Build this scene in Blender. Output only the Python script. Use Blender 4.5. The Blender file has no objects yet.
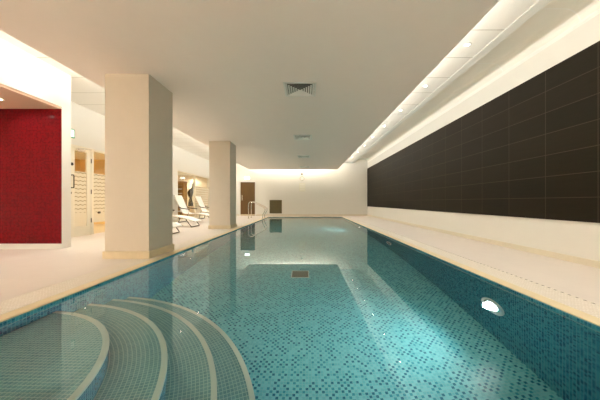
import bpy, bmesh, math, random
from mathutils import Vector, Matrix
random.seed(4)
S = bpy.context.scene
COL = S.collection
PI = math.pi

# ------------------------------------------------------------------ materials
def new_mat(name):
    m = bpy.data.materials.new(name); m.use_nodes = True
    nt = m.node_tree; nt.nodes.clear()
    out = nt.nodes.new('ShaderNodeOutputMaterial')
    return m, nt, out

def node(nt, kind, **kw):
    n = nt.nodes.new(kind)
    for k, v in kw.items(): setattr(n, k, v)
    return n

def setin(nt, sock, v):
    if hasattr(v, 'is_linked') or hasattr(v, 'links'): nt.links.new(v, sock)
    else: sock.default_value = v

def mth(nt, op, a, b=None, c=None):
    n = node(nt, 'ShaderNodeMath', operation=op)
    setin(nt, n.inputs[0], a)
    if b is not None: setin(nt, n.inputs[1], b)
    if c is not None: setin(nt, n.inputs[2], c)
    return n.outputs[0]

def mixc(nt, f, a, b):
    n = node(nt, 'ShaderNodeMix', data_type='RGBA')
    setin(nt, n.inputs[0], f)
    for s, v in ((n.inputs[6], a), (n.inputs[7], b)):
        setin(nt, s, (*v, 1) if isinstance(v, tuple) else v)
    return n.outputs[2]

def principled(nt, out, color, rough=.5, metal=0, spec=.5):
    p = node(nt, 'ShaderNodeBsdfPrincipled')
    setin(nt, p.inputs['Base Color'], (*color, 1) if isinstance(color, tuple) else color)
    setin(nt, p.inputs['Roughness'], rough)
    p.inputs['Metallic'].default_value = metal
    p.inputs['Specular IOR Level'].default_value = spec
    nt.links.new(p.outputs[0], out.inputs[0])
    return p

def paint(name, color, rough=.6, metal=0, var=.03, scale=6., spec=.3, bump=0.):
    m, nt, out = new_mat(name)
    g = node(nt, 'ShaderNodeNewGeometry')
    nz = node(nt, 'ShaderNodeTexNoise'); nz.inputs['Scale'].default_value = scale
    nz.inputs['Detail'].default_value = 4
    nt.links.new(g.outputs['Position'], nz.inputs['Vector'])
    lo = tuple(c*(1-var) for c in color); hi = tuple(min(1, c*(1+var)) for c in color)
    p = principled(nt, out, mixc(nt, nz.outputs[0], lo, hi), rough, metal, spec)
    if bump:
        b = node(nt, 'ShaderNodeBump'); b.inputs['Strength'].default_value = bump
        b.inputs['Distance'].default_value = .002
        nt.links.new(nz.outputs[0], b.inputs['Height']); nt.links.new(b.outputs[0], p.inputs['Normal'])
    return m

def emit(name, color, strength):
    m, nt, out = new_mat(name)
    e = node(nt, 'ShaderNodeEmission')
    e.inputs[0].default_value = (*color, 1); e.inputs[1].default_value = strength
    nt.links.new(e.outputs[0], out.inputs[0])
    return m

def xyz(nt, vec):
    s = node(nt, 'ShaderNodeSeparateXYZ'); nt.links.new(vec, s.inputs[0])
    return s.outputs[0], s.outputs[1], s.outputs[2]

def mosaic(name, pitch, gap, gcol, stops, polar=None, rough=.25, offs=(0, 0, 0), spec=.5, spread=False):
    """square mosaic tiles, one random colour each, on whatever plane the face lies in"""
    m, nt, out = new_mat(name)
    g = node(nt, 'ShaderNodeNewGeometry')
    x, y, z = xyz(nt, g.outputs['Position'])
    nx, ny, nz = xyz(nt, g.outputs['Normal'])
    if polar:
        cx, cy, rm = polar
        dx = mth(nt, 'SUBTRACT', x, cx); dy = mth(nt, 'SUBTRACT', y, cy)
        r = mth(nt, 'SQRT', mth(nt, 'ADD', mth(nt, 'MULTIPLY', dx, dx), mth(nt, 'MULTIPLY', dy, dy)))
        th = mth(nt, 'MULTIPLY', mth(nt, 'ARCTAN2', dy, dx), rm)
        up = mth(nt, 'GREATER_THAN', mth(nt, 'ABSOLUTE', nz), .5)
        ax = [(r, up), (th, 1.), (z, mth(nt, 'SUBTRACT', 1., up))]
    else:
        keep = lambda n: mth(nt, 'LESS_THAN', mth(nt, 'ABSOLUTE', n), .6)
        ax = [(x, keep(nx)), (y, keep(ny)), (z, keep(nz))]
    cells = []; mask = None
    for i, (a, k) in enumerate(ax):
        u = mth(nt, 'MULTIPLY', mth(nt, 'ADD', a, 50. + offs[i]), 1./pitch)
        cells.append(mth(nt, 'MULTIPLY', mth(nt, 'FLOOR', u), k))
        fr = mth(nt, 'FRACT', u)
        e = mth(nt, 'MULTIPLY', mth(nt, 'GREATER_THAN', mth(nt, 'ABSOLUTE', mth(nt, 'SUBTRACT', fr, .5)), .5-gap/pitch/2), k)
        mask = e if mask is None else mth(nt, 'MAXIMUM', mask, e)
    cb = node(nt, 'ShaderNodeCombineXYZ')
    for i in range(3): setin(nt, cb.inputs[i], cells[i])
    wn = node(nt, 'ShaderNodeTexWhiteNoise', noise_dimensions='3D')
    nt.links.new(cb.outputs[0], wn.inputs['Vector'])
    rp = node(nt, 'ShaderNodeValToRGB'); rp.color_ramp.interpolation = 'CONSTANT'
    el = rp.color_ramp.elements
    while len(el) < len(stops): el.new(.5)
    for e_, (p_, c_) in zip(el, stops):
        e_.position = p_; e_.color = (*c_, 1)
    val = wn.outputs[0]
    if spread:                                # darker tiles laid mostly on alternate places
        tot = mth(nt, 'ADD', mth(nt, 'ADD', cells[0], cells[1]), cells[2])
        par = mth(nt, 'GREATER_THAN', mth(nt, 'FRACT', mth(nt, 'MULTIPLY', tot, .5)), .25)
        val = mth(nt, 'ADD', mth(nt, 'MULTIPLY', val, .62), mth(nt, 'MULTIPLY', par, .38))
    nt.links.new(val, rp.inputs[0])
    colr = mixc(nt, mask, rp.outputs[0], gcol)
    principled(nt, out, colr, mth(nt, 'ADD', mth(nt, 'MULTIPLY', mask, .4), rough), 0, spec)
    return m

def dotted(m, x0, x1, pitch, duty, color):
    """adds a row of dark slots running along y between x0 and x1"""
    nt = m.node_tree; p = next(n for n in nt.nodes if n.type == 'BSDF_PRINCIPLED')
    src = p.inputs['Base Color'].links[0].from_socket
    g = node(nt, 'ShaderNodeNewGeometry'); x, y, z = xyz(nt, g.outputs['Position'])
    k = mth(nt, 'MULTIPLY', mth(nt, 'GREATER_THAN', x, x0), mth(nt, 'LESS_THAN', x, x1))
    k = mth(nt, 'MULTIPLY', k, mth(nt, 'LESS_THAN', mth(nt, 'FRACT', mth(nt, 'MULTIPLY', mth(nt, 'ADD', y, 20), 1/pitch)), duty))
    nt.links.new(mixc(nt, k, src, color), p.inputs['Base Color'])
    return m

def panel_tiles(name, axes, size, org, gap, tile, joint, rough, var=.1, nscale=(1, 1, 1), spec=.5):
    """large rectangular tiles: axes = two axis indices, size/org per axis"""
    m, nt, out = new_mat(name)
    g = node(nt, 'ShaderNodeNewGeometry')
    P = xyz(nt, g.outputs['Position'])
    mask = None; cells = []
    for a, s, o in zip(axes, size, org):
        u = mth(nt, 'MULTIPLY', mth(nt, 'ADD', P[a], 100*s - o), 1./s)
        cells.append(mth(nt, 'FLOOR', u)); fr = mth(nt, 'FRACT', u)
        e = mth(nt, 'GREATER_THAN', mth(nt, 'ABSOLUTE', mth(nt, 'SUBTRACT', fr, .5)), .5-gap/s/2)
        mask = e if mask is None else mth(nt, 'MAXIMUM', mask, e)
    cb = node(nt, 'ShaderNodeCombineXYZ'); setin(nt, cb.inputs[0], cells[0]); setin(nt, cb.inputs[1], cells[1])
    wn = node(nt, 'ShaderNodeTexWhiteNoise', noise_dimensions='3D'); nt.links.new(cb.outputs[0], wn.inputs['Vector'])
    mp = node(nt, 'ShaderNodeMapping'); mp.inputs['Scale'].default_value = nscale
    nt.links.new(g.outputs['Position'], mp.inputs[0])
    nz = node(nt, 'ShaderNodeTexNoise'); nz.inputs['Scale'].default_value = 4; nz.inputs['Detail'].default_value = 5
    nt.links.new(mp.outputs[0], nz.inputs['Vector'])
    f = mth(nt, 'ADD', mth(nt, 'MULTIPLY', wn.outputs[0], .4), mth(nt, 'MULTIPLY', nz.outputs[0], .6))
    c = mixc(nt, f, tuple(v*(1-var) for v in tile), tuple(min(1, v*(1+var)) for v in tile))
    principled(nt, out, mixc(nt, mask, c, joint), rough, 0, spec)
    return m

def wood(name, dark, light, axis=2, scale=(30, 30, 1.5)):
    m, nt, out = new_mat(name)
    g = node(nt, 'ShaderNodeNewGeometry')
    mp = node(nt, 'ShaderNodeMapping'); mp.inputs['Scale'].default_value = scale
    nt.links.new(g.outputs['Position'], mp.inputs[0])
    nz = node(nt, 'ShaderNodeTexNoise'); nz.inputs['Scale'].default_value = 1; nz.inputs['Detail'].default_value = 6
    nt.links.new(mp.outputs[0], nz.inputs['Vector'])
    principled(nt, out, mixc(nt, nz.outputs[0], dark, light), .4)
    return m

def glass_pane(name, tint=(1, 1, 1)):
    m, nt, out = new_mat(name)
    t = node(nt, 'ShaderNodeBsdfTransparent'); t.inputs[0].default_value = (*tint, 1)
    gl = node(nt, 'ShaderNodeBsdfGlossy'); gl.inputs['Roughness'].default_value = .02
    fr = node(nt, 'ShaderNodeFresnel')
    bf = node(nt, 'ShaderNodeNewGeometry').outputs['Backfacing']       # same reflectance on both faces of the thin pane
    setin(nt, fr.inputs[0], mth(nt, 'ADD', mth(nt, 'MULTIPLY', bf, 1/1.45-1.45), 1.45))
    mx = node(nt, 'ShaderNodeMixShader')
    nt.links.new(fr.outputs[0], mx.inputs[0]); nt.links.new(t.outputs[0], mx.inputs[1]); nt.links.new(gl.outputs[0], mx.inputs[2])
    nt.links.new(mx.outputs[0], out.inputs[0])
    return m

def wavy_film(name, body, line, body_alpha, line_alpha, pitch=.105, width=.16):
    m, nt, out = new_mat(name)
    g = node(nt, 'ShaderNodeNewGeometry'); x, y, z = xyz(nt, g.outputs['Position'])
    w = mth(nt, 'MULTIPLY', mth(nt, 'SINE', mth(nt, 'MULTIPLY', y, 2*PI/.13)), .010)
    fr = mth(nt, 'FRACT', mth(nt, 'MULTIPLY', mth(nt, 'ADD', mth(nt, 'ADD', z, w), 10), 1/pitch))
    mask = mth(nt, 'LESS_THAN', fr, width)
    mask = mth(nt, 'MULTIPLY', mask, mth(nt, 'GREATER_THAN', z, .62))
    d = node(nt, 'ShaderNodeBsdfDiffuse'); nt.links.new(mixc(nt, mask, body, line), d.inputs[0])
    tl = node(nt, 'ShaderNodeBsdfTranslucent'); nt.links.new(mixc(nt, mask, body, line), tl.inputs[0])
    ms = node(nt, 'ShaderNodeMixShader'); ms.inputs[0].default_value = .5
    nt.links.new(d.outputs[0], ms.inputs[1]); nt.links.new(tl.outputs[0], ms.inputs[2])
    t = node(nt, 'ShaderNodeBsdfTransparent')
    al = mth(nt, 'ADD', mth(nt, 'MULTIPLY', mask, line_alpha-body_alpha), body_alpha)
    mx = node(nt, 'ShaderNodeMixShader'); nt.links.new(al, mx.inputs[0])
    nt.links.new(t.outputs[0], mx.inputs[1]); nt.links.new(ms.outputs[0], mx.inputs[2])
    nt.links.new(mx.outputs[0], out.inputs[0])
    return m

def water_mat():
    m, nt, out = new_mat('pool_water')
    gl = node(nt, 'ShaderNodeBsdfGlass'); gl.inputs['Roughness'].default_value = 0
    gl.inputs['IOR'].default_value = 1.333; gl.inputs['Color'].default_value = (.97, 1, .99, 1)
    nt.links.new(gl.outputs[0], out.inputs[0])
    return m

SC = (-2.42, 1.17)                       # centre of the curved steps
M = {}
M['white'] = paint('white_wall_paint', (.80, .785, .735), .7, var=.015)
M['ceil'] = paint('ceiling_paint', (.94, .85, .79), .75, var=.015)
M['ceil_tile'] = panel_tiles('ceiling_tiles', (0, 1), (60, .717), (31, 3.75), .016, (.86, .83, .77), (.50, .47, .40), .7, .01)
M['ceil_tile_high'] = panel_tiles('high_ceiling_tiles', (0, 1), (1.2, 1.465), (3.98, 3.71), .02, (.92, .88, .80), (.95, .93, .88), .7, .01)
M['column'] = paint('column_paint', (.71, .635, .54), .6, var=.03)
M['deck'] = panel_tiles('deck_tiles', (0, 1), (.3, .3), (0, 0), .003, (.72, .645, .58), (.65, .58, .515), .45, .03)
M['stone'] = paint('tan_stone', (.72, .61, .43), .4, var=.10, scale=9)
M['skirt'] = paint('cream_stone_skirting', (.74, .68, .55), .45, var=.06, scale=9)
M['coping'] = paint('tan_coping_stone', (.76, .64, .42), .4, var=.12, scale=7)
M['grate'] = mosaic('drain_grate_slots', .03, .008, (.68, .61, .52), [(0, (.80, .74, .65)), (.5, (.84, .78, .70))], rough=.5)
M['grate_dotted'] = dotted(mosaic('drain_grate_slots_dotted', .03, .008, (.68, .61, .52), [(0, (.80, .74, .65)), (.5, (.84, .78, .70))], rough=.5), 2.542, 2.56, .07, .4, (.2, .17, .12))
T1, T2, T3, T4 = (.19, .58, .62), (.14, .50, .55), (.03, .30, .38), (.008, .17, .26)
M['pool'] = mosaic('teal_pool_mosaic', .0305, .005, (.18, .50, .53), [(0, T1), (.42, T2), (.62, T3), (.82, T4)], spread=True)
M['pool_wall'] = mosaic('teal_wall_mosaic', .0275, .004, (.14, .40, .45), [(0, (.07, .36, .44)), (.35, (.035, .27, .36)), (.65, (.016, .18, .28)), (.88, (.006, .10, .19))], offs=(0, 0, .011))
TR = [(0, (.17, .37, .38)), (.5, (.19, .40, .41)), (.8, (.15, .34, .355))]
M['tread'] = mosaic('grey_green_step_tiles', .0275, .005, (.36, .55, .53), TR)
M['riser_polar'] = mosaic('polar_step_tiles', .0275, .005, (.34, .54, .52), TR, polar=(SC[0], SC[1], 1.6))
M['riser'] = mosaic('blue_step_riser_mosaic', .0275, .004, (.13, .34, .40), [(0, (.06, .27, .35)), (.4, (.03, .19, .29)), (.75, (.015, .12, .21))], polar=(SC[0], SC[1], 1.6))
M['nosing'] = paint('cream_nosing', (.60, .69, .62), .5, var=.05)
M['red'] = mosaic('red_glass_mosaic', .026, .003, (.12, .006, .012), [(0, (.21, .0015, .006)), (.35, (.165, .0015, .005)), (.7, (.125, .001, .004))], rough=.12, spec=.22)
M['dark_panel'] = panel_tiles('dark_wall_tiles', (1, 2), (.765, .352), (4.24, .615), .009, (.0135, .0095, .004), (.06, .047, .028), .55, .4, (.3, .6, 7.), spec=.16)
M['niche_ceil'] = paint('tan_pink_ceiling_paint', (.70, .50, .38), .6, var=.02)
M['water'] = water_mat()
M['chrome'] = paint('polished_steel', (.78, .74, .66), .22, 1, var=.02)
M['dark_metal'] = paint('dark_metal', (.10, .085, .06), .4, .6, var=.05)
M['black'] = paint('black_plastic', (.02, .02, .02), .4, var=.1)
M['white_plastic'] = paint('white_plastic', (.85, .84, .80), .4, var=.01)
M['door_white'] = paint('cream_door_paint', (.82, .76, .62), .45, var=.02)
M['sling'] = paint('white_sling_fabric', (.86, .84, .78), .8, var=.03, scale=60)
M['walnut'] = wood('brown_door_wood', (.09, .044, .008), (.18, .092, .018))
M['oak'] = wood('orange_oak', (.42, .22, .05), (.58, .33, .10))
M['pane'] = glass_pane('clear_pane')
M['film'] = wavy_film('frosted_wave_film', (.88, .83, .70), (.34, .28, .14), .85, .92)
M['film_lines'] = wavy_film('pale_line_film', (.9, .87, .78), (.50, .44, .32), .42, .55, .13, .22)
M['room_yellow'] = paint('warm_room_paint', (.80, .58, .22), .7)
M['room_cream'] = paint('cream_room_paint', (.82, .70, .46), .7)
M['room_floor'] = paint('warm_room_floor', (.68, .53, .28), .5)
M['grille_dark'] = paint('dark_grille_metal', (.17, .14, .065), .5, var=.05)
M['grille_shade'] = paint('grille_shade_fill', (.05, .042, .02), .8)  # near-black colour stands in for the shade inside grille, vents and drain
M['bronze'] = paint('dark_bronze', (.05, .055, .035), .35, .5, var=.2, scale=20)
M['green'] = paint('exit_green', (.05, .32, .14), .5)
M['drain'] = paint('drain_cover_metal', (.22, .19, .13), .5, .2)
M['towel'] = paint('folded_towel', (.80, .78, .70), .9, var=.05, scale=40)
M['acrylic'] = paint('cream_notice_board', (.80, .78, .66), .35, var=.02)
M['notice_line'] = paint('notice_rows', (.86, .84, .76), .5)
WARM = (1.0, .985, .915)
M['lamp'] = emit('lamp_glow', (1, .90, .74), 40)
M['pool_lens'] = emit('pool_lamp_glow', (.95, 1, 1), 14)
M['lens_off'] = paint('unlit_lens', (.35, .42, .42), .2)
M['sign_glow'] = emit('lit_sign_face', (.95, 1, .92), 4)
M['exit_glow'] = emit('lit_exit_face', (.92, 1, .88), 1.3)

# ------------------------------------------------------------------ mesh helpers
class MB:
    def __init__(self): self.bm = bmesh.new()
    def box(self, x0, y0, z0, x1, y1, z1):
        v = [self.bm.verts.new((x, y, z)) for z in (z0, z1) for y in (y0, y1) for x in (x0, x1)]
        for f in ((0, 2, 3, 1), (4, 5, 7, 6), (0, 1, 5, 4), (2, 6, 7, 3), (0, 4, 6, 2), (1, 3, 7, 5)):
            self.bm.faces.new([v[i] for i in f])
        return self
    def tube(self, pts, r, n=10, closed=False):
        pts = [Vector(p) for p in pts]; rings = []; N = len(pts)
        prev = None
        for i, p in enumerate(pts):
            if closed: t = (pts[(i+1) % N]-pts[i-1]).normalized()
            else: t = (pts[min(i+1, N-1)]-pts[max(i-1, 0)]).normalized()
            if prev is None:
                a = Vector((0, 0, 1)) if abs(t.z) < .9 else Vector((1, 0, 0))
                u = t.cross(a).normalized()
            else:
                u = (prev - t*prev.dot(t)).normalized()
            prev = u; w = t.cross(u)
            rr = r[i] if isinstance(r, (list, tuple)) else r
            rings.append([self.bm.verts.new(p + (u*math.cos(2*PI*k/n)+w*math.sin(2*PI*k/n))*rr) for k in range(n)])
        for i in range(N if closed else N-1):
            a, b = rings[i], rings[(i+1) % N]
            for k in range(n):
                self.bm.faces.new((a[k], a[(k+1) % n], b[(k+1) % n], b[k]))
        if not closed:
            self.bm.faces.new(rings[0][::-1]); self.bm.faces.new(rings[-1])
        return self
    def lathe(self, prof, c=(0, 0, 0), axis='z', n=28):
        """prof: (r, h) pairs, revolved round the axis through c"""
        R = []
        for r, h in prof:
            ring = []
            for k in range(n):
                a = 2*PI*k/n; p = (r*math.cos(a), r*math.sin(a), h)
                if axis == 'x': p = (p[2], p[0], p[1])
                if axis == 'y': p = (p[0], p[2], p[1])
                ring.append(self.bm.verts.new(Vector(p)+Vector(c)))
            R.append(ring)
        for a, b in zip(R, R[1:]):
            for k in range(n): self.bm.faces.new((a[k], a[(k+1) % n], b[(k+1) % n], b[k]))
        self.bm.faces.new(R[0][::-1]); self.bm.faces.new(R[-1])
        return self
    def prism(self, poly, z0, z1):
        a = [self.bm.verts.new((x, y, z0)) for x, y in poly]; b = [self.bm.verts.new((x, y, z1)) for x, y in poly]
        n = len(poly)
        self.bm.faces.new(a[::-1]); self.bm.faces.new(b)
        for i in range(n): self.bm.faces.new((a[i], a[(i+1) % n], b[(i+1) % n], b[i]))
        return self
    def build(self, name, mat, parent=None, bevel=0, smooth=False, mats=None, pick=None):
        if len(self.bm.faces) > 1: bmesh.ops.recalc_face_normals(self.bm, faces=self.bm.faces[:])
        me = bpy.data.meshes.new(name)
        if smooth:
            for f in self.bm.faces: f.smooth = True
        if pick:
            for f in self.bm.faces: f.material_index = pick(f)
        self.bm.to_mesh(me); self.bm.free()
        me.materials.append(mat)
        for m_ in mats or (): me.materials.append(m_)
        o = bpy.data.objects.new(name, me); COL.objects.link(o)
        if bevel:
            b = o.modifiers.new('bevel', 'BEVEL'); b.width = bevel; b.segments = 2; b.limit_method = 'ANGLE'
        if parent:
            o.parent = parent
        return o

def box(*a): return MB().box(*a)

def tag(o, label, cat, group=None, kind=None):
    o['label'] = label; o['category'] = cat
    if group: o['group'] = group
    if kind: o['kind'] = kind
    return o

def struct(o, label=None):
    o['kind'] = 'structure'
    if label: o['label'] = label
    return o

def thing(name, label, cat, loc=(0, 0, 0), group=None):
    o = bpy.data.objects.new(name, None); COL.objects.link(o); o.location = loc
    o.empty_display_size = .1
    return tag(o, label, cat, group)

def copy_tree(o, loc, label, parent=None):
    c = o.copy(); COL.objects.link(c)
    if parent is None: c.location = loc; c['label'] = label
    else: c.parent = parent
    for ch in list(o.children): copy_tree(ch, None, None, c)
    return c

# ------------------------------------------------------------------ main dimensions
PX0, PX1, PY0, PY1 = -2.31, 2.14, 1.15, 15.57       # pool water edges
ZB = -1.53; ZW = -.03                                # pool floor, water level
YN, YB = -4.0, 16.7                                  # room ends
WR, WL = 3.98, -5.90                                 # side walls
ZS = 2.934; ZC = 3.42; ZH = 3.70                     # lowered ceiling, coves, high strip

# ------------------------------------------------------------------ pool
mb = MB()
mb.box(PX0-.2, PY0-.2, ZB-.2, PX1+.2, PY1+.2, ZB)
struct(mb.build('pool_floor', M['pool']))
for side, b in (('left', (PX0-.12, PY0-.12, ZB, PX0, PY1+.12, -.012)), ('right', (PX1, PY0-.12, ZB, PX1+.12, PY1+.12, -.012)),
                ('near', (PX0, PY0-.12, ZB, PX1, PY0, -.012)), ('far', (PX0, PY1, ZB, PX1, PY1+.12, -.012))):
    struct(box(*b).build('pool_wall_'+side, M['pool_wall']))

mb = MB(); mb.bm.faces.new([mb.bm.verts.new((x, y, ZW)) for x, y in ((PX0, PY0), (PX1, PY0), (PX1, PY1), (PX0, PY1))])
w = mb.build('pool_water', M['water'])          # the water surface; the basin below it is the volume
tag(w, 'still clear teal water filling the long swimming pool', 'water', kind='stuff')

# coping lip, drainage grating
mb = MB()
c0, c1 = .0, .13
mb.box(PX0-c1, PY0-c1, -.012, PX0, PY1+c1, 0); mb.box(PX1, PY0-c1, -.012, PX1+c1, PY1+c1, 0)
mb.box(PX0, PY0-c1, -.012, PX1, PY0, 0); mb.box(PX0, PY1, -.012, PX1, PY1+c1, 0)
struct(mb.build('trim_1', M['coping'], bevel=.006))
GL0, GL1, GR0, GR1 = -2.76, PX0-c1, PX1+c1, 2.57
gl = box(GL0, PY0-c1, -.012, GL1, PY1+c1, -.001).build('drain_grating', M['grate'])
tag(gl, 'pale slotted overflow grating along the left pool edge under the columns', 'grating', 'overflow gratings')
mb = box(GR0, PY0-c1, -.012, GR1, PY1+c1, -.001)
gr = mb.build('drain_grating', M['grate_dotted'])
tag(gr, 'pale slotted overflow grating along the right pool edge', 'grating', 'overflow gratings')

# deck
mb = MB()
mb.box(-7.6, YN, -.25, WR, PY0-c1, 0)
mb.box(-7.6, PY0-c1, -.25, GL0, PY1+c1, 0)
mb.box(GR1, PY0-c1, -.25, WR, PY1+c1, 0)
mb.box(-7.6, PY1+c1, -.25, WR, YB, 0)
struct(mb.build('floor', M['deck']))

# curved steps
st = thing('pool_steps', 'flight of curved mosaic steps with cream edges in near left pool corner', 'pool steps', (PX0, PY0, ZB))
def arc(r, n=48):
    a1 = math.acos(max(-1, min(1, (PX0-SC[0])/r))); a0 = math.asin((PY0-SC[1])/r)
    return [(SC[0]+r*math.cos(a0+(a1-a0)*k/n), SC[1]+r*math.sin(a0+(a1-a0)*k/n)) for k in range(n+1)]
R = [1.20, 1.565, 1.895, 2.165]; D = [.25, .50, .745, .97]
base = Vector((PX0, PY0, ZB))
for i, (r, d) in enumerate(zip(R, D)):
    zt = ZW-d
    if i == 0: poly = [(PX0, PY0)] + arc(r)
    else: poly = arc(r) + arc(R[i-1])[::-1]
    up = lambda f: 1 if f.normal.z > .5 else 0
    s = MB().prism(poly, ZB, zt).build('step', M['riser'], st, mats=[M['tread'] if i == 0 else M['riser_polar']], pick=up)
    s.matrix_parent_inverse = Matrix.Translation(-base)
    nz = MB().prism(arc(r+.004) + arc(r-.037)[::-1], zt-.022, zt+.004).build('nosing', M['nosing'], s)
    nz['label'] = 'cream step edge'

# drain on pool floor
dr = thing('floor_drain', 'square brown drain cover on the pool floor', 'drain', (-.12, 4.86, ZB))
mb = MB()
for k in range(9): mb.box(-.15, -.15+k*.034, 0, .15, -.15+k*.034+.024, .014)
mb.build('slat_grid', M['drain'], dr)
mb = MB(); mb.box(-.17, -.17, 0, .17, -.152, .016).box(-.17, .154, 0, .17, .172, .016).box(-.17, -.152, 0, -.152, .154, .016).box(.152, -.152, 0, .17, .154, .016)
mb.build('frame', M['nosing'], dr, bevel=.003)
box(-.152, -.152, -.0, .152, .154, .004).build('sump_shade', M['grille_shade'], dr)  # dark plate painted as the shade below the slats

# underwater lamps on the right wall
POOL_W = 130
def pool_lamp(loc, e):                       # the beam of an underwater lamp, shining across the pool
    L = bpy.data.lights.new('pool_lamp', 'SPOT'); L.energy = e; L.color = (.88, 1, 1); L.shadow_soft_size = .07
    L.spot_size = math.radians(150); L.spot_blend = 1.
    o = bpy.data.objects.new('pool_lamp', L); COL.objects.link(o); o.location = loc; o.rotation_euler = (0, PI/2+.12, 0)
def pool_light(y, label, lit=True):
    t = thing('pool_light', label, 'underwater light', (PX1, y, -.82), 'underwater wall lights')
    MB().lathe([(.175, 0), (.175, -.012), (.166, -.022), (.142, -.022), (.137, -.012), (.137, 0)], axis='x').build('rim', M['white_plastic'], t, smooth=True)
    MB().lathe([(.136, 0), (.136, -.010), (.098, -.016), (.092, -.014), (.092, 0)], axis='x').build('lamp_ring', M['chrome'], t, smooth=True)
    MB().lathe([(.091, 0), (.091, -.016), (.05, -.022), (.02, -.024)], axis='x').build('lens', M['pool_lens'] if lit else M['lens_off'], t, smooth=True)
    if lit: pool_lamp((PX1-.035, y, -.82), POOL_W)
    return t
pool_light(2.94, 'bright round underwater light nearest the camera on the right pool wall')
pool_light(6.62, 'unlit round underwater light, second from the camera on the right pool wall', False)
pool_light(10.3, 'far round underwater light on the right pool wall')

# ------------------------------------------------------------------ walls and ceilings
struct(box(WR, YN, -.25, WR+.2, YB, ZH+.1).build('wall_right', M['white']))
# back wall with a door opening
DX0, DX1, DZ = -4.31, -3.36, 2.20
mb = MB(); mb.box(-9.2, YB, -.25, DX0, YB+.2, ZH+.1).box(DX1, YB, -.25, WR+.2, YB+.2, ZH+.1).box(DX0, YB, DZ, DX1, YB+.2, ZH+.1)
struct(mb.build('wall_back', M['white']))
struct(box(-9.2, YN-.2, -.25, WR+.2, YN, ZH+.1).build('wall_front', M['white']))
# left wall: glazed door opening and glazed screen opening
HD = 2.36
A0, A1 = 6.34, 9.2; B0, B1 = 11.72, 15.66
mb = MB()
mb.box(WL-.16, 5.12, 0, WL, A0, ZC).box(WL-.16, A1, 0, WL, B0, ZC).box(WL-.16, B1, 0, WL, YB, ZC)
mb.box(WL-.16, A0, HD, WL, A1, ZC).box(WL-.16, B0, HD, WL, B1, ZC)
struct(mb.build('wall_left', M['white']))
# shower niche: bulkhead, end wall, ceiling, back
XP = -4.71
mb = MB(); mb.box(XP-.19, YN, 2.73, XP, 5.12, ZC); mb.box(-7.6, 4.93, 0, XP, 5.12, 2.73); mb.box(-7.6, 4.93, 2.73, XP-.19, 5.12, ZC)
mb.box(-7.8, YN, -.25, -7.6, 5.12, ZC)
struct(mb.build('wall_niche', M['white']))
struct(box(-7.6, YN, 2.73, XP-.19, 4.93, 2.83).build('ceiling_niche', M['white']))
struct(box(-7.6, YN, 2.69, XP-.02, 4.92, 2.73).build('ceiling_niche_lining', M['niche_ceil']))
rt = box(-7.59, 4.915, .10, XP-.005, 4.93, 2.69).build('tiled_wall_panel', M['red'])
tag(rt, 'glossy dark red mosaic wall at left beside the white pier', 'wall panel')
struct(box(-7.59, 4.905, 0, XP, 4.93, .10).build('baseboard_niche', M['white']))

# ceilings
struct(box(-3.62, YN+.7, ZS, 1.95, 16.07, ZS+.11).build('ceiling_lowered', M['ceil'], bevel=.004))
struct(box(-7.6, YN, ZC, 3.04, YB, ZC+.28).build('ceiling', M['ceil_tile']))
struct(box(3.04, YN, ZH, WR, YB, ZH+.1).build('ceiling_high', M['ceil_tile_high']))
mb = MB(); rc = .24
cv = [(WR, ZH), (WR-rc, ZH)] + [(WR-rc+rc*math.sin(a*PI/16), ZH-rc+rc*math.cos(a*PI/16)) for a in range(1, 8)] + [(WR, ZH-rc)]
fa = [mb.bm.verts.new((x, YN, z)) for x, z in cv]; fb = [mb.bm.verts.new((x, YB, z)) for x, z in cv]
mb.bm.faces.new(fa); mb.bm.faces.new(fb[::-1])
for q in range(len(cv)): mb.bm.faces.new((fa[q], fb[q], fb[(q+1) % len(cv)], fa[(q+1) % len(cv)]))
struct(mb.build('trim_3', M['ceil_tile_high'], smooth=False))
struct(box(2.90, YN, ZC-.006, 3.06, YB, ZC).build('trim_2', M['white'], bevel=.004))

# dark cladding on right wall
cl = box(WR-.022, YN+.1, .615, WR, YB-.02, 3.079).build('tiled_wall_panel', M['dark_panel'], bevel=.002)
tag(cl, 'long dark brown tiled panel covering the right wall', 'wall panel')
struct(box(WR-.02, YN, 0, WR, YB, .095).build('baseboard_right', M['skirt'], bevel=.004))
mb = MB(); mb.box(-5.88, YB-.02, 0, DX0-.07, YB, .095).box(DX1+.07, YB-.02, 0, WR-.02, YB, .095)
struct(mb.build('baseboard_back', M['skirt'], bevel=.004))
mb = MB(); mb.box(WL, 5.14, 0, WL+.02, A0-.02, .095).box(WL, A1+.02, 0, WL+.02, B0-.02, .095)
struct(mb.build('baseboard_left', M['skirt'], bevel=.004))

# columns
def column(x, y, label):
    t = thing('column', label, 'column', (x, y+.349, 0), 'square poolside columns')
    box(-.349, -.349, .12, .349, .375, ZS).build('shaft', M['column'], t, bevel=.004)
    box(-.372, -.372, 0, .372, .398, .12).build('plinth', M['stone'], t, bevel=.006)['label'] = 'tan stone skirting round the column foot'
column(-2.85, 4.06, 'large square beige column nearest the camera at left pool edge')
column(-2.895, 8.53, 'smaller looking square beige column farther along the left pool edge')

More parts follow.
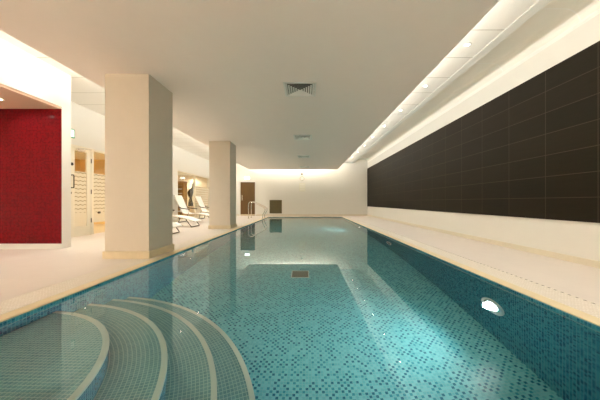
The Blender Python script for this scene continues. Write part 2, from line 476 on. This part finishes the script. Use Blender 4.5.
# ------------------------------------------------------------------ back wall door, grille, sign
d = struct(bpy.data.objects.new('door_2', None)); COL.objects.link(d); d.location = (DX0, YB, 0)
d['label'] = 'brown wooden door in the back wall behind the pool handrails'; d['category'] = 'door'
W = DX1-DX0
mb = MB(); mb.box(-.06, -.02, 0, 0, .12, DZ+.06).box(W, -.02, 0, W+.06, .12, DZ+.06).box(0, -.02, DZ, W, .12, DZ+.06)
mb.build('door_frame', M['white'], d, bevel=.004)
lf = box(.004, .03, .1, W-.004, .08, DZ-.004).build('door_leaf', M['walnut'], d, bevel=.003)
kp = box(.004, .025, .006, W-.004, .08, .1).build('kick_plate', M['stone'], d)
box(.08, .012, 1.0, .13, .03, 1.35).build('push_plate', M['chrome'], d, bevel=.003)

g = thing('wall_grille', 'square dark louvred grille low on the back wall', 'grille', (-2.005, YB, .593))
mb = MB(); s = .40; h = .437
mb.box(-s, -.03, -h, s, 0, -h+.035).box(-s, -.03, h-.035, s, 0, h).box(-s, -.03, -h+.035, -s+.035, 0, h-.035).box(s-.035, -.03, -h+.035, s, 0, h-.035)
mb.build('frame', M['grille_dark'], g, bevel=.003)
box(-s+.03, -.006, -h+.03, s-.03, 0, h-.03).build('backing', M['grille_shade'], g)  # dark sheet, colour standing for the shade behind the louvres
mb = MB()
for k in range(16):
    z = -h+.06+k*.05
    v = [mb.bm.verts.new(p) for p in ((-s+.035, -.026, z-.018), (s-.035, -.026, z-.018), (s-.035, -.008, z+.02), (-s+.035, -.008, z+.02), (-s+.035, -.022, z-.02), (s-.035, -.022, z-.02), (s-.035, -.004, z+.018), (-s+.035, -.004, z+.018))]
    for f in ((0, 1, 2, 3), (7, 6, 5, 4), (0, 4, 5, 1), (2, 6, 7, 3), (1, 5, 6, 2), (0, 3, 7, 4)): mb.bm.faces.new([v[i] for i in f])
mb.build('louvres', M['grille_dark'], g)

e = thing('emergency_light', 'small glowing white emergency light above the brown back door', 'emergency light', (-3.86, YB, 2.46))
box(-.17, -.05, -.09, .17, .004, .09).build('housing', M['white_plastic'], e, bevel=.01)
box(-.155, -.056, -.075, .155, -.05, .075).build('lit_face', M['sign_glow'], e)

k = thing('wall_disc', 'small round disc with grey rim on the back wall below the last vent', 'wall disc', (-.29, YB, 2.43))
MB().lathe([(.15, 0), (.15, -.03), (.143, -.036), (.122, -.036), (.118, -.02), (.118, 0)], axis='y').build('rim', M['chrome'], k, smooth=True)
MB().lathe([(.117, 0), (.117, -.015), (.02, -.018)], axis='y').build('disc_face', M['white_plastic'], k)
c = MB().lathe([(.055, 0), (.055, -.04), (.045, -.065), (.02, -.085)], c=(-.30, YB, 2.72), axis='y').build('wall_sensor', M['dark_metal'], smooth=True)
tag(c, 'tiny dark round fitting on the back wall just above the grey rimmed disc', 'sensor')
nb = thing('notice_board', 'pale cream notice panel on the back wall under the grey rimmed disc', 'notice', (-.28, YB, 1.86))
box(-.20, -.015, -.27, .20, .004, .27).build('board', M['acrylic'], nb, bevel=.004)
for q in range(3): box(-.16, -.019, -.21+q*.16, .16, -.015, -.09+q*.16).build('notice_sheet', M['notice_line'], nb)

# ------------------------------------------------------------------ ceiling vents
def vent():
    t = thing('ceiling_vent', 'x', 'vent', (0, 0, 0), 'square ceiling vents over the pool')
    S0 = .285
    mb = MB(); a = S0; b = S0-.035
    mb.box(-a, -a, -.014, a, -b, 0).box(-a, b, -.014, a, a, 0).box(-a, -b, -.014, -b, b, 0).box(b, -b, -.014, a, b, 0)
    mb.build('frame', M['white_plastic'], t, bevel=.003)
    for q in range(6):                       # nested sloping square rings, lower and wider outside
        ro = b-.002-q*.040; ri = ro-.030; mb = MB()
        if ri < .01: break
        z0, z1 = -.012, -.001
        o_ = [(-ro, -ro), (ro, -ro), (ro, ro), (-ro, ro)]; i_ = [(-ri, -ri), (ri, -ri), (ri, ri), (-ri, ri)]
        for th in (0,):
            lo = [mb.bm.verts.new((x, y, -.001)) for x, y in i_]; hi = [mb.bm.verts.new((x, y, -.019)) for x, y in o_]
            lo2 = [mb.bm.verts.new((x, y, .001)) for x, y in i_]; hi2 = [mb.bm.verts.new((x, y, -.016)) for x, y in o_]
            for n in range(4):
                m_ = (n+1) % 4
                mb.bm.faces.new((lo[n], lo[m_], hi[m_], hi[n])); mb.bm.faces.new((lo2[m_], lo2[n], hi2[n], hi2[m_]))
                mb.bm.faces.new((lo[m_], lo[n], lo2[n], lo2[m_])); mb.bm.faces.new((hi[n], hi[m_], hi2[m_], hi2[n]))
        mb.build('vane_ring', M['white_plastic'], t)
    box(-b, -b, -.002, b, b, -.0005).build('duct_shade', M['grille_shade'], t)  # dark sheet in place of the shaded duct opening
    return t
v0 = vent()
vl = ['square louvred ceiling vent nearest the camera', 'second square ceiling vent from the camera', 'third square ceiling vent from the camera', 'farthest square ceiling vent close to the back wall']
for i, y in enumerate((4.62, 8.02, 11.45, 14.85)):
    if i == 0: v0.location = (-.115, y, ZS); v0['label'] = vl[0]
    else: copy_tree(v0, (-.115, y, ZS), vl[i])

# ------------------------------------------------------------------ downlights
def downlight(name, loc, label, group):
    t = thing(name, label, 'downlight', loc, group)
    MB().lathe([(.055, 0), (.055, -.006), (.048, -.01), (.030, -.008), (.028, 0)], n=20).build('bezel', M['white_plastic'], t, smooth=True)
    MB().lathe([(.027, 0), (.027, -.004), (.01, -.006)], n=20).build('lamp', M['lamp'], t)
    return t
def spot(loc, energy, size=120, blend=1., color=WARM, r=.04):
    L = bpy.data.lights.new('spot', 'SPOT'); L.energy = energy; L.spot_size = math.radians(size); L.spot_blend = blend
    L.color = color; L.shadow_soft_size = r
    o = bpy.data.objects.new('spot_lamp', L); COL.objects.link(o); o.location = loc
    return o
SPR, SPL = 62, 56
rowr = [4.10+1.46*k for k in range(-3, 8)]
rowl = [8.65+1.45*k for k in range(-6, 6)]
d0 = downlight('ceiling_downlight', (2.58, rowr[0], ZC), '', 'downlights in the right ceiling slot')
ordn = ['nearest', 'second', 'third', 'fourth', 'fifth', 'sixth', 'seventh', 'eighth', 'ninth', 'tenth', 'eleventh', 'twelfth']
vis = 0
for i, y in enumerate(rowr):
    lab = 'downlight in the bright right ceiling slot, %s in view from the camera' % ordn[max(0, i-2)]
    if i < 2: lab = 'round downlight in the right ceiling slot out of view above the camera'
    if i == 0: d0['label'] = lab
    else: copy_tree(d0, (2.58, y, ZC), lab)
    spot((2.58, y, ZC-.02), SPR, 72)
for i, y in enumerate(rowl):
    c = copy_tree(d0, (-4.25, y, ZC), 'round downlight above the left deck seen reflected in the pool')
    c['group'] = 'downlights above the left deck'
    spot((-4.25, y, ZC-.02), SPL if y > 5.2 else 22)
for i, (x, y) in enumerate(((-5.34, 4.46), (-5.34, 3.0), (-6.5, 4.46), (-6.5, 3.0))):
    lab = 'small bright downlight in the niche ceiling in front of the red wall' if i == 0 else 'downlight in the niche ceiling outside the left edge of view'
    c = copy_tree(d0, (x, y, 2.69), lab); c['group'] = 'niche downlights'
    spot((x, y, 2.67), 12, 110).rotation_euler = (.6, 0, 0)

def area(loc, sx, sy, energy, rot=(0, 0, 0), color=WARM):
    L = bpy.data.lights.new('cove', 'AREA'); L.shape = 'RECTANGLE'; L.size = sx; L.size_y = sy; L.energy = energy; L.color = color
    o = bpy.data.objects.new('cove_lamp', L); COL.objects.link(o); o.location = loc; o.rotation_euler = rot
    return o
up = math.pi
area((1.72, 6.35, ZS+.15), .10, 19.2, 160, (0, up+.45, 0))          # right cove tube, facing up towards the slot
area((-3.40, 6.35, ZS+.15), .10, 19.2, 190, (0, up-.3, 0))         # left cove tube
area((-.8, 15.85, ZS+.15), 5.0, .10, 62, (up-.45, 0, 0))           # back cove tube

area((-.8, YN+.92, ZS+.15), 5.0, .10, 640, (up+.45, 0, 0))          # added light, unseen behind the camera, to brighten the ceiling and columns

# ------------------------------------------------------------------ rooms behind the left wall
def room(name, y0, y1, mat, z1=2.62):
    mb = MB(); x0 = -9.2; x1 = WL-.16
    mb.box(x0-.1, y0, 0, x0, y1, z1).box(x0, y0-.1, 0, x1, y0, z1).box(x0, y1, 0, x1, y1+.1, z1)
    struct(mb.build(name, mat)); 
    struct(box(x0, y0, z1, x1, y1, z1+.1).build('ceiling_'+name, M['white']))
    struct(box(x0, y0, -.1, x1, y1, .006).build('floor_'+name, M['room_floor']))
room('wall_changing_room', 5.3, 10.4, M['room_yellow'])
room('wall_lounge', 10.6, 16.6, M['room_cream'])
def room_lamp(x, y, e, lab, z=2.62):
    c = copy_tree(d0, (x, y, z), lab); c['group'] = 'downlights behind the glass'
    spot((x, y, z-.02), e, 150)
room_lamp(-7.4, 6.4, 130, 'downlight in the yellow room behind the white glazed door')
room_lamp(-7.4, 8.6, 130, 'downlight deep in the yellow room behind the white glazed door')
room_lamp(-7.9, 15.75, 75, 'left lamp shining behind the far glazed screen')
room_lamp(-7.3, 16.2, 75, 'right lamp shining behind the far glazed screen')
room_lamp(-7.0, 12.3, 75, 'lamp hidden behind the near column in the lounge')

# glazed door
d1 = struct(bpy.data.objects.new('door_1', None)); COL.objects.link(d1); d1.location = (WL, A0, 0)
d1['label'] = 'white glazed door with pull handle in the left wall'; d1['category'] = 'door'
T0, T1_ = -.11, -.01          # frame depth in x, local
mb = MB(); mb.box(T0, 0, 0, T1_, .05, HD).box(T0, .05, HD-.05, T1_, 2.86, HD).box(T0, .69, 0, T1_, .775, HD-.05).box(T0, 2.80, 0, T1_, 2.86, HD-.05)
mb.build('door_frame', M['door_white'], d1, bevel=.004)
lf_y0, lf_y1 = .054, .686
mb = MB(); zt = HD-.055
mb.box(-.07, lf_y0, .01, -.02, lf_y0+.145, zt).box(-.07, lf_y1-.12, .01, -.02, lf_y1, zt).box(-.07, lf_y0+.145, .01, -.02, lf_y1-.12, .26).box(-.07, lf_y0+.145, 2.22, -.02, lf_y1-.12, zt)
leaf = mb.build('door_leaf', M['door_white'], d1, bevel=.003)
box(-.049, lf_y0+.14, .255, -.043, lf_y1-.115, 2.225).build('glass_pane', M['pane'], leaf)
box(-.042, lf_y0+.146, .262, -.0405, lf_y1-.121, 1.70).build('frosted_film', M['film'], leaf)
MB().tube([(-.02, .10, 1.26), (.045, .10, 1.26), (.05, .10, 1.28), (.05, .10, 1.56), (.045, .10, 1.58), (-.02, .10, 1.58)], .013).build('pull_handle', M['dark_metal'], leaf, smooth=True)
MB().lathe([(.04, -.02), (.04, -.012), (.02, -.008)], c=(0, .12, 1.86), axis='x').build('push_plate', M['black'], leaf)
MB().lathe([(.025, -.02), (.025, -.01), (.012, -.002)], c=(0, .085, 1.13), axis='x').build('lock', M['dark_metal'], leaf)
for z in (.40, 1.18, 2.02): MB().tube([(-.008, .688, z-.06), (-.008, .688, z+.06)], .011).build('hinge', M['dark_metal'], leaf)
cz = box(-.02, .22, 2.215, .035, .46, 2.275).build('closer', M['chrome'], leaf, bevel=.006)
MB().tube([(.02, .26, 2.285), (.06, .45, 2.30), (.02, .66, 2.325)], .012, 6).build('closer_arm', M['chrome'], cz)
# sidelight glass leaf
w1 = struct(bpy.data.objects.new('window_1', None)); COL.objects.link(w1); w1.location = (WL, A0, 0)
w1['label'] = 'tall glazed panel with frosted film beside the white door'
box(-.06, .777, .02, -.05, 2.79, HD-.052).build('glass_pane', M['pane'], w1)
box(-.049, .78, .33, -.0475, 2.79, 1.70).build('frosted_film', M['film'], w1)
mb = MB(); mb.tube([(-.05, .97, .60), (.0, .97, .60)], .03, 12); mb.build('lock', M['dark_metal'], w1)

# far glazed screen: two big panes
for n, (y0, y1) in enumerate(((0, 1.84), (1.84, 3.94))):
    ww = struct(bpy.data.objects.new('window_%d' % (n+2), None)); COL.objects.link(ww); ww.location = (WL, B0, 0)
    mb = MB(); mb.box(-.1, y0, 0, -.02, y0+.07, HD).box(-.1, y0+.07, HD-.05, -.02, y1-(.07 if n else 0), HD).box(-.1, y0+.07, 0, -.02, y1-(.07 if n else 0), .08)
    if n: mb.box(-.1, y1-.07, 0, -.02, y1, HD)
    mb.build('window_frame', M['door_white'], ww, bevel=.003)
    box(-.066, y0+.072, .082, -.06, y1-(.072 if n else .002), HD-.052).build('glass_pane', M['pane'], ww)
    if n: box(-.058, y0+.074, .084, -.0565, y1-.074, 1.75).build('frosted_film', M['film_lines'], ww)

# exit sign above the door
ex = thing('exit_sign', 'small green edged white sign on the left wall above the glazed door', 'sign', (WL, 6.42, 2.62))
box(0, -.07, -.11, .03, .07, .11).build('housing', M['green'], ex, bevel=.006)
box(.03, -.045, -.085, .034, .045, .085).build('lit_face', M['exit_glow'], ex)

# lounge furniture behind glass
sh = thing('shelf_unit', 'orange wooden shelf unit with pale shelves behind the far glazed screen', 'shelf', (-7.04, 13.9, 0))
mb = MB(); mb.box(-.55, -.2, 0, -.47, .2, 2.02).box(.38, -.2, 0, .47, .2, 2.02).box(-.47, -.2, 1.78, .38, .2, 2.02).box(-.47, .17, .0, .38, .2, 1.78)
mb.build('cabinet_frame', M['oak'], sh, bevel=.004)
for q in range(7): box(-.47, -.19, .15+q*.24, .38, .17, .18+q*.24).build('shelf', M['towel'], sh)
sc = thing('sculpture', 'tall dark twisted sculpture on a pale plinth behind the far glazed screen', 'sculpture', (-6.72, 14.9, 0))
box(-.2, -.2, 0, .2, .2, .66).build('plinth', M['room_cream'], sc, bevel=.006)
spine = [((.00, 0, .66), .16), ((-.02, 0, .80), .14), ((-.03, 0, .98), .10), ((-.02, .02, 1.12), .075), ((-.05, .03, 1.28), .13), ((-.06, .02, 1.42), .16), ((.02, 0, 1.54), .14), ((.12, -.02, 1.66), .10), ((.16, -.02, 1.80), .09), ((.17, -.02, 1.93), .10), ((.18, -.02, 2.02), .04)]
pts = []; rad = []
for a, b in zip(spine, spine[1:]):
    for t in (0, .33, .66):
        pts.append(Vector(a[0]).lerp(Vector(b[0]), t)); rad.append(a[1]*(1-t)+b[1]*t)
MB().tube(pts, rad, 14).build('figure', M['bronze'], sc, smooth=True)

# ------------------------------------------------------------------ loungers
def lounger():
    t = thing('sun_lounger', 'x', 'sun lounger', (0, 0, 0), 'white sun loungers on the left deck')
    prof = [(-1.82, 1.20), (-1.78, 1.10), (-1.70, .92), (-1.62, .74), (-1.54, .56), (-1.46, .44), (-1.34, .385), (-1.15, .37), (-.95, .385), (-.75, .38), (-.50, .34), (-.25, .27), (-.05, .20)]
    # smooth profile (Catmull-Rom)
    P = []
    for i in range(len(prof)-1):
        p0 = Vector(prof[max(i-1, 0)]); p1 = Vector(prof[i]); p2 = Vector(prof[i+1]); p3 = Vector(prof[min(i+2, len(prof)-1)])
        for u in (0, .33, .66):
            P.append(.5*((2*p1)+(-p0+p2)*u+(2*p0-5*p1+4*p2-p3)*u*u+(-p0+3*p1-3*p2+p3)*u**3))
    P.append(Vector(prof[-1]))
    mb = MB(); hw = .31; th = .028; rows = []
    for i, p in enumerate(P):
        tg = (P[min(i+1, len(P)-1)]-P[max(i-1, 0)]).normalized(); nn = Vector((-tg.y, tg.x))
        if nn.y < 0: nn = -nn
        q = p+nn*th/2; r = p-nn*th/2
        rows.append([mb.bm.verts.new(c_) for c_ in ((q.x, -hw, q.y), (q.x, hw, q.y), (r.x, hw, r.y), (r.x, -hw, r.y))])
    for a, b in zip(rows, rows[1:]):
        for k_ in range(4): mb.bm.faces.new((a[k_], a[(k_+1) % 4], b[(k_+1) % 4], b[k_]))
    mb.bm.faces.new(rows[0]); mb.bm.faces.new(rows[-1][::-1])
    mb.build('sling', M['sling'], t, bevel=.008)
    for sy in (-1, 1):
        MB().tube([(p.x, sy*.335, p.y) for p in P], .016, 8).build('side_rail', M['chrome'], t, smooth=True)
        MB().tube([(-1.62, sy*.36, .70), (-1.50, sy*.37, .63), (-1.30, sy*.375, .60), (-1.12, sy*.375, .585)], .020, 8).build('armrest', M['dark_metal'], t, smooth=True)
        MB().tube([(-1.15, sy*.375, .575), (-1.17, sy*.355, .48), (-1.20, sy*.34, .385)], .013, 8).build('arm_post', M['chrome'], t, smooth=True)
    for xa, xb, za in ((-.36, -.16, .30), (-1.50, -1.62, .47)):
        MB().tube([(xa, -.335, za), (xb, -.345, .03), (xb, -.335, .013), (xb, .335, .013), (xb, .345, .03), (xa, .335, za)], .014, 8).build('leg_frame', M['dark_metal'], t)
    return t
l0 = lounger()
spots = [(-3.60, 7.22, 'white sun lounger mostly hidden behind the nearest column, only its foot end showing'),
         (-3.92, 9.4, 'white sun lounger nearest in the gap between the columns, seat end in view'),
         (-3.95, 11.5, 'white sun lounger in the middle of the gap between the columns with upright back'),
         (-3.95, 13.6, 'farthest white sun lounger, its back beside the far column')]
for i, (x, y, lab) in enumerate(spots):
    if i == 0: l0.location = (x, y, 0); l0['label'] = lab
    else: copy_tree(l0, (x, y, 0), lab)

# ------------------------------------------------------------------ pool handrails
def rail():
    pr = [(-.80, 0), (-.80, .70), (-.79, .80), (-.74, .88), (-.66, .915), (-.58, .905), (-.45, .85), (-.25, .75), (-.02, .63), (.07, .57), (.10, .50), (.09, .42), (.05, .34), (.0, .27), (-.03, .20), (-.05, .10), (-.05, 0)]
    t = thing('pool_handrail', 'x', 'handrail', (0, 0, 0), 'curved handrails at far end of pool')
    MB().tube([(x, 0, z) for x, z in pr], .021, 10).build('rail_tube', M['chrome'], t, smooth=True)
    for x in (-.80, -.05): MB().lathe([(.055, .0), (.055, .012), (.03, .02)], c=(x, 0, 0), n=18).build('floor_flange', M['chrome'], t, smooth=True)
    return t
r0 = rail(); r0.location = (-2.34, 13.85, 0); r0['label'] = 'nearer of two curved steel handrails at the far left pool edge'
copy_tree(r0, (-2.34, 14.55, 0), 'farther of two curved steel handrails at the far left pool edge')

# ------------------------------------------------------------------ world, camera, view
wd = bpy.data.worlds.new('world'); S.world = wd; wd.use_nodes = True
wd.node_tree.nodes['Background'].inputs[0].default_value = (.02, .02, .02, 1)
wd.node_tree.nodes['Background'].inputs[1].default_value = .1
cam = bpy.data.cameras.new('camera'); cam.sensor_width = 36; cam.lens = 256/600*36
cam.shift_x = -6.5/600; cam.shift_y = 2/600; cam.clip_start = .02
co = bpy.data.objects.new('camera', cam); COL.objects.link(co); co.location = (0, 0, .9); co.rotation_euler = (PI/2, 0, 0)
S.camera = co
S.view_settings.view_transform = 'Standard'; S.view_settings.look = 'None'
S.view_settings.gamma = 1; S.view_settings.use_curve_mapping = False
S.view_settings.exposure = 0.64
cy = S.cycles
cy.max_bounces = 18; cy.diffuse_bounces = 9; cy.glossy_bounces = 6; cy.transmission_bounces = 8; cy.transparent_max_bounces = 12
cy.caustics_refractive = True; cy.caustics_reflective = True; cy.blur_glossy = 0
cy.sample_clamp_indirect = 6
